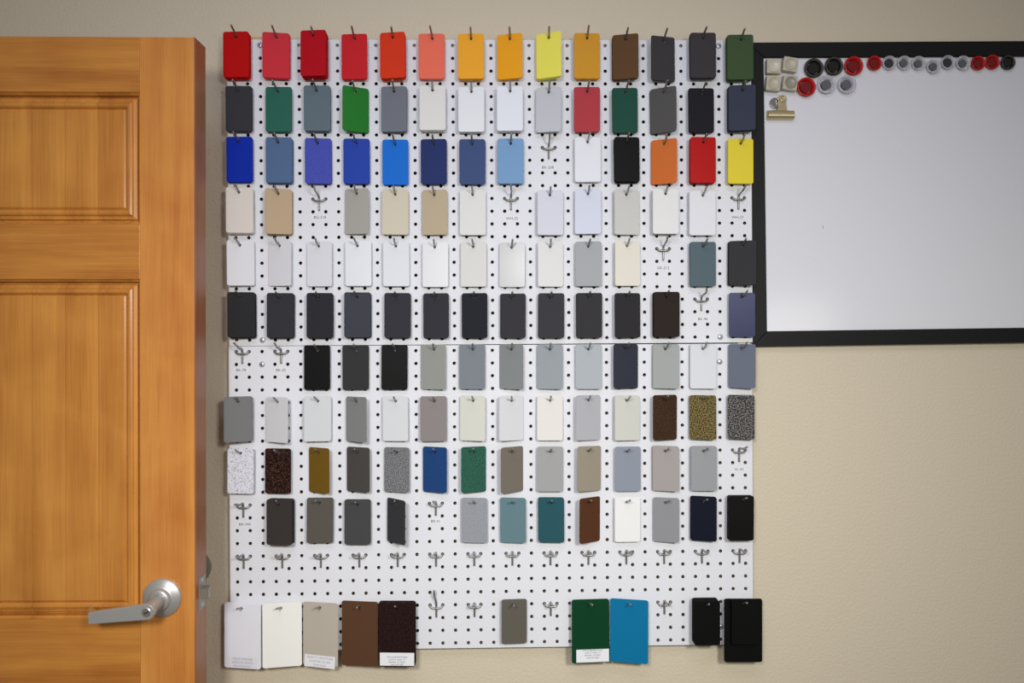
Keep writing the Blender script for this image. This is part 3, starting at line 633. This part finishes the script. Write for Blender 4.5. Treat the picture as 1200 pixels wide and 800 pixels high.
for row in range(1, 13):
    for col in range(1, 15):
        j = lambda s: rnd.uniform(-s, s)
        bend_side = j(.0012)
        if (row, col) in hook_rods:
            p, d = hook_rods[(row, col)]
            zs = min(.0042, p.z); bx = max(d + .006, .028 + j(.002)); tip = max(d + .013, (.051 if row <= 2 else .0455) + j(.002))
            f = bx / d
            rise = (.0085 if row < 11 else .0065)
            rod = [(p.x * .15, -.0046, zs), (p.x * .55, -d * .55, zs + (p.z - zs) * .55), tuple(p), (p.x * 1.05, -bx, p.z + .0022), (p.x * 1.1 + bend_side, -tip, max(p.z + rise, .0135 if row < 8 else .011))]
            lb = 'grey wire hook holding the %s tag, %s row, %s from left' % (hook_words[(row, col)], ROWN[row], ORD[col])
            lb = lb.replace('last from left', 'last in row')
        else:
            rod = [(0, -.0044, .0042), (j(.0006), -.014, .0070), (j(.001), -.027, .0088 + j(.0008)), (j(.0012), -.0325, .0112), (bend_side * 1.5, -.0450 + j(.002), .0178 + j(.0015))]
            if row >= 8: rod = [(a, b, c * .72) for a, b, c in rod]; rod[0] = (0, -.0044, .0042)
            if (row, col) == (12, 6): rod = [(0, -.0040, .0050), (-.0015, -.010, .016), (-.0030, -.016, .024), (-.0030, -.022, .036)]
            lb = 'bare grey wire hook in the row of empty hooks, %s from left' % ORD[col]
            if col == 14: lb = 'bare grey wire hook at the right end of the empty row'
            if row != 11:
                lb = 'empty grey wire hook, %s from left in the %s row' % (ORD[col], ROWN[row])
                code = {(3, 9): 'BK-208', (4, 3): 'BG-218', (4, 8): 'WH-25', (4, 14): 'WH-27', (5, 12): 'GR-312', (6, 13): 'BK-46', (7, 1): 'BK-78', (7, 2): 'BK-05', (9, 14): 'VL-02', (10, 1): 'BR-340', (10, 6): 'BR-01'}.get((row, col))
                if code: lb = 'empty grey wire hook above the small sticker ' + code
                if (row, col) == (12, 6): lb = 'empty grey wire hook bent upward beside the dark brown speckled stack'
        make_hook(row, col, rod, lb)

# stickers on the large tags
def tag_sticker(key, cx, cz, w, h, lines, size, mat, tape=M_paper, align='CENTER', shear=0., label=None, top=0.0, rot=0.0):
    o = big_tags[key]
    bm = bmesh.new(); add_box(bm, -w / 2, w / 2, -.00025, -.00001, -h / 2, h / 2)
    s = bm_obj('sticker', bm, tape, o, loc=(cx, 0, cz), rot=(0, rot, 0)); s['label'] = label
    text_mesh(lines[0], size, mat, s, (0, -.0003, top), shear=shear, space=1.0)
    for i, l in enumerate(lines[1:]): text_mesh(l, size * .9, mat, s, (0, -.0003, top - (i + 1) * size * 1.12), shear=shear)
tag_sticker((12, 1), .000, -.0515, .062, .021, ['TAUS WINDER', 'SMOOTH WHITE', 'PROTECH-2551'], .0062, M_pen, tape=new_mat('clear_tape', (226, 227, 233), rough=.3), shear=.2, label='translucent tape with faint handwriting', top=.006)
tag_sticker((12, 3), -.0015, -.0540, .0630, .0240, ['PLENTY WEATHER', 'ALMOND SILVER', 'TAS8-36281'], .0064, M_pen, shear=.25, label='white paper sticker with handwriting', top=.0068, rot=.04)
adr = ['CW ELABORATIONS', '12345 W. 52ND CT.', 'DENVER, CO 80021', '(303) 467-9000']
tag_sticker((12, 5), .0005, -.0475, .0675, .0255, adr, .0044, M_ink, label='white printed address sticker', top=.004)
tag_sticker((12, 10), .0045, -.0490, .0655, .0255, adr, .0044, M_ink, label='white printed address sticker', top=.0105)

# ------------------------------------------------------------------ whiteboard
wb = empty('whiteboard', (.5437, 0, 1.8022), (0, -math.radians(.80), 0))
tag(wb, 'black framed whiteboard on the wall right of the pegboard', 'whiteboard')
IH, IW, FW = .5530, .858, .0305
bm = bmesh.new(); add_box(bm, -.004, IW + .004, -.0095, -.0003, -IH / 2 - .004, IH / 2 + .004)
surf = bm_obj('writing_surface', bm, M_board, wb)
def frame_bar(name, A, B, C_, D):  # mitred bar from 4 outline points in xz
    vs = []
    for y, sh in ((-.0003, 0), (-.0150, 0), (-.0165, .0012)):
        cx = sum(p[0] for p in (A, B, C_, D)) / 4; cz = sum(p[1] for p in (A, B, C_, D)) / 4
        for p in (A, B, C_, D): vs.append((p[0] + (sh if p[0] < cx else -sh) , y, p[1] + (sh if p[1] < cz else -sh)))
    fs = []
    for L in range(2):
        for k in range(4):
            jx = (k + 1) % 4; fs.append((L * 4 + k, L * 4 + jx, L * 4 + 4 + jx, L * 4 + 4 + k))
    fs += [(3, 2, 1, 0), (8, 9, 10, 11)]
    o = mesh_obj(name, vs, fs, M_frame, wb)
    bm = bmesh.new(); bm.from_mesh(o.data); bmesh.ops.recalc_face_normals(bm, faces=bm.faces[:]); bm.to_mesh(o.data); bm.free(); return o
x0, x1, z0, z1 = 0, IW, -IH / 2, IH / 2
X0, X1, Z0, Z1 = -FW, IW + FW, z0 - FW, z1 + FW
frame_bar('frame_rail', (X0, Z1), (X1, Z1), (x1, z1), (x0, z1)); frame_bar('frame_rail', (X0, Z0), (x0, z0), (x1, z0), (X1, Z0))
frame_bar('frame_rail', (X0, Z0), (X0, Z1), (x0, z1), (x0, z0)); frame_bar('frame_rail', (X1, Z0), (x1, z0), (x1, z1), (X1, Z1))
v, f = tube_data(smooth_path([(.1196, -.0097, -.0640), (.1198, -.0097, -.0665), (.1194, -.0097, -.0690)], 2), .0004, 6)
o = mesh_obj('ink_mark', v, f, M_ink, wb); o['label'] = 'tiny dark pen tick on the whiteboard'

# ------------------------------------------------------------------ magnets
YS = -.0096
M_mblk = new_mat('black_plastic', (26, 25, 25), rough=.3); M_mred = new_mat('red_plastic', (176, 20, 22), rough=.28); M_mredd = new_mat('dark_red_plastic', (112, 16, 18), rough=.35)
M_mclear = new_mat('clear_plastic', (232, 232, 236), rough=.30); M_mclear.node_tree.nodes['Principled BSDF'].inputs['Transmission Weight'].default_value = .55; M_mclear.node_tree.nodes['Principled BSDF'].inputs['IOR'].default_value = 1.2
M_mag = new_mat('grey_magnet', (104, 103, 106), rough=.45, metal=.4); M_magd = new_mat('dark_magnet', (58, 57, 58), rough=.5, metal=.3)
M_rim = new_mat('smoky_rim', (74, 66, 58), rough=.3)
M_cream = new_mat('cream_plastic', (190, 182, 160), rough=.32); M_gold = new_mat('brass_steel', (206, 190, 150), rough=.28, metal=.65)
M_silver = new_mat('chromed_cup', (190, 190, 190), rough=.2, metal=.9)
def button(kind, x, z, dia, label, dark=False, tilt=0):
    R = dia / 2; Hh = .0085 if dia < .033 else .0100
    root = empty('button_magnet', (x, YS, z)); tag(root, label, 'magnet', 'button magnets on the whiteboard')
    body = {'black': M_mblk, 'red': M_mred, 'clear': M_mclear}[kind]; disc = {'black': M_mblk, 'red': M_mredd, 'clear': M_magd if dark else M_mag}[kind]
    bm = bmesh.new()
    add_lathe(bm, [(R * .86, 0), (R * .88, Hh * .25), (R * .97, Hh * .55), (R, Hh * .80), (R * .97, Hh * .96), (R * .90, Hh), (R * .84, Hh * .95), (R * .72, Hh * .62), (R * .66, Hh * .50), (R * .64, 0)], (0, 0, 0), n=36)
    bm_obj('plastic_cap', bm, body, root, smooth=True)
    rd = R * (.60 if kind != 'clear' else (.62 if dark else .53))
    bm = bmesh.new(); add_lathe(bm, [(0, 0), (rd, 0), (rd, Hh * .55), (rd * .94, Hh * .62), (0, Hh * .62)], (0, 0, 0), n=32)
    bm_obj('magnet_disc', bm, disc, root, smooth=True, autosmooth=math.radians(40))
    if kind == 'black':
        bm = bmesh.new(); add_lathe(bm, [(R * .90, Hh * .985), (R * .93, Hh * 1.02), (R * .82, Hh * .97), (R * .78, Hh * .86)], (0, 0, 0), n=36)
        bm_obj('rim_ring', bm, M_rim, root, smooth=True)
    return root
for k, x, z, dm, dk, lb in (
    ('black', .6417, 2.0576, .0390, 0, 'large black round magnet next to the square cream magnets'), ('black', .6824, 2.0619, .0379, 0, 'large black round magnet touching a large red one'),
    ('red', .7230, 2.0626, .0386, 0, 'large red round magnet at the end of the top large ones'), ('red', .7658, 2.0689, .0299, 0, 'small red round magnet left of all the small clear ones'),
    ('clear', .7969, 2.0695, .0290, 1, 'small clear magnet with dark centre beside the small red one'), ('clear', .8271, 2.0698, .0290, 0, 'small clear magnet, second clear one of the top line'),
    ('clear', .8568, 2.0693, .0290, 0, 'small clear magnet, third clear one of the top line'), ('clear', .8874, 2.0633, .0290, 0, 'small clear magnet hanging slightly lower than its line'),
    ('clear', .9171, 2.0715, .0290, 1, 'small clear dark-centred magnet right of the lower hanging one'), ('clear', .9483, 2.0707, .0296, 0, 'small clear magnet touching the pair of small red ones'),
    ('red', .9790, 2.0706, .0290, 0, 'left one of the pair of touching small red magnets'), ('red', 1.0083, 2.0729, .0296, 0, 'right one of the pair of touching small red magnets'),
    ('black', 1.0408, 2.0725, .0296, 0, 'small black round magnet at the far right of the line'), ('red', .6262, 2.0193, .0386, 0, 'large red round magnet below the black ones, by the cream squares'),
    ('clear', .6677, 2.0245, .0376, 0, 'large clear round magnet right beside the lower red one'), ('clear', .7091, 2.0251, .0376, 0, 'large clear round magnet ending the second line')):
    button(k, x, z, dm, lb, dk)
def square_magnet(x, z, s, a, label, inset):
    root = empty('square_magnet', (x, YS, z), (0, a, 0)); tag(root, label, 'magnet', 'square cream magnets on the whiteboard')
    bm = bmesh.new(); add_box(bm, -s / 2, s / 2, -.0150, -.003, -s / 2, s / 2, .0012); bm_obj('body', bm, M_cream, root)
    bm = bmesh.new(); add_box(bm, -s / 2 + .0012, s / 2 - .0012, -.0035, 0, -s / 2 + .0012, s / 2 - .0012); bm_obj('magnet_base', bm, M_magd, root)
    r = s * .40
    bm = bmesh.new()
    add_lathe(bm, [(r * 1.06, .0146), (r * 1.07, .0164), (r * 1.0, .0172), (r * .92, .0166), (r * .86, .0151), (0, .0151)], (0, 0, 0), n=32)
    bm_obj('round_inset', bm, inset, root, smooth=True)
M_cr2 = new_mat('pearl_cream', (206, 200, 182), rough=.25); M_cr3 = new_mat('grey_cream', (150, 146, 130), rough=.3)
square_magnet(.5580, 2.0584, .0288, .02, 'square cream magnet, top left of the group of four', M_cr2); square_magnet(.5912, 2.0624, .0288, .14, 'square cream magnet, tilted, top right of the group of four', M_cream)
square_magnet(.5570, 2.0240, .0288, .09, 'square cream magnet above the brass clip, bottom left of four', M_cream); square_magnet(.5912, 2.0252, .0288, .12, 'square cream magnet with darker inset, bottom right of four', M_cr3)

clip = empty('bulldog_clip', (.5735, YS, 1.9626)); tag(clip, 'brass bulldog clip magnet under the square cream magnets', 'clip')
prof = [(-.0060, -.0010), (-.0110, -.0020), (-.0145, .0030), (-.0150, .0075), (-.0130, .0090), (-.0120, .0075), (-.0100, .0060), (-.0060, .0085), (-.0020, .0075), (-.0008, .0040), (-.0015, -.0060), (-.0050, -.0092), (-.0110, -.0090), (-.0128, -.0060)]
prof = [(-.0010, -.0088), (-.0075, -.0092), (-.0128, -.0066), (-.0146, -.0015), (-.0142, .0030), (-.0122, .0066), (-.0080, .0088), (-.0010, .0086)]
bm = bmesh.new(); L0 = [bm.verts.new((-.0265, y, z)) for y, z in prof]; f = bm.faces.new(L0)
r = bmesh.ops.extrude_face_region(bm, geom=[f]); bmesh.ops.translate(bm, vec=(.053, 0, 0), verts=[v for v in r['geom'] if isinstance(v, bmesh.types.BMVert)])
bm_obj('jaw', bm, M_gold, clip, smooth=True, autosmooth=math.radians(50))
bm = bmesh.new()
pr = [(-.0100, .0070), (-.0080, .0170), (-.0068, .0240), (-.0095, .0310), (-.0060, .0372), (.0060, .0372), (.0095, .0310), (.0068, .0240), (.0080, .0170), (.0100, .0070)]
f = bm.faces.new([bm.verts.new((x + .0020, -.0110, z)) for x, z in pr]); r = bmesh.ops.extrude_face_region(bm, geom=[f])
bmesh.ops.translate(bm, vec=(0, -.0020, 0), verts=[v for v in r['geom'] if isinstance(v, bmesh.types.BMVert)])
hd = bm_obj('grip_plate', bm, M_gold, clip)
bm = bmesh.new(); add_lathe(bm, [(.0034, .0125), (.0062, .0128), (.0066, .0150), (.0050, .0165), (.0034, .0150), (.0034, .0125)], (.0020, 0, .0310), n=24); bm_obj('grip_eye', bm, M_gold, hd, smooth=True)
bm = bmesh.new(); add_lathe(bm, [(0, 0), (.0104, 0), (.0104, .0070), (.0096, .0080), (.0070, .0082), (.0066, .0072), (0, .0072)], (-.0105, 0, .0245), n=28); bm_obj('magnet_cup', bm, M_silver, clip, smooth=True, autosmooth=math.radians(35))

# ------------------------------------------------------------------ light
def area(name, loc, target, sx, sz, power, col):
    l = bpy.data.lights.new(name, 'AREA'); l.shape = 'RECTANGLE'; l.size = sx; l.size_y = sz; l.energy = power; l.color = col
    o = bpy.data.objects.new(name, l); COL.objects.link(o); o.location = loc
    o.rotation_euler = (Vector(target) - Vector(loc)).to_track_quat('-Z', 'Y').to_euler(); return o
area('softbox_far_right', (1.30, -1.85, 1.47), (.9, 0, 1.3), .42, .42, 2.6, (1.0, .98, .95))
area('softbox_left', (-0.28, -1.85, 1.84), (-.30, 0, .95), .22, .22, 7.2, (1.0, .99, .965)).data.spread = math.radians(105)
area('softbox_right', (0.52, -1.85, 1.84), (.25, 0, .95), .22, .22, 7.2, (1.0, .985, .95)).data.spread = math.radians(100)
area('ceiling_light', (0.0, -1.5, 2.72), (0, -.3, 0), 1.2, .6, 12.5, (.72, .74, 1.0))
W = bpy.data.worlds.new('room_ambience'); S.world = W; W.use_nodes = True
W.node_tree.nodes['Background'].inputs['Color'].default_value = (1.0, .97, .85, 1); W.node_tree.nodes['Background'].inputs['Strength'].default_value = .19
EXPOSURE = -0.29


# ------------------------------------------------------------------ camera
cam = bpy.data.cameras.new('camera'); co = bpy.data.objects.new('camera', cam); COL.objects.link(co)
cam.sensor_width = 36.0; cam.lens = 861.0 / 1200.0 * 36.0; cam.clip_start = .01
co.location = (0, -1.49107, 1.51); co.rotation_euler = (PI / 2 - .0033996, 0, -.0211206)
S.camera = co
vs = S.view_settings; vs.view_transform = 'Standard'; vs.look = 'None'; vs.gamma = 1.0; vs.use_curve_mapping = False; vs.exposure = EXPOSURE
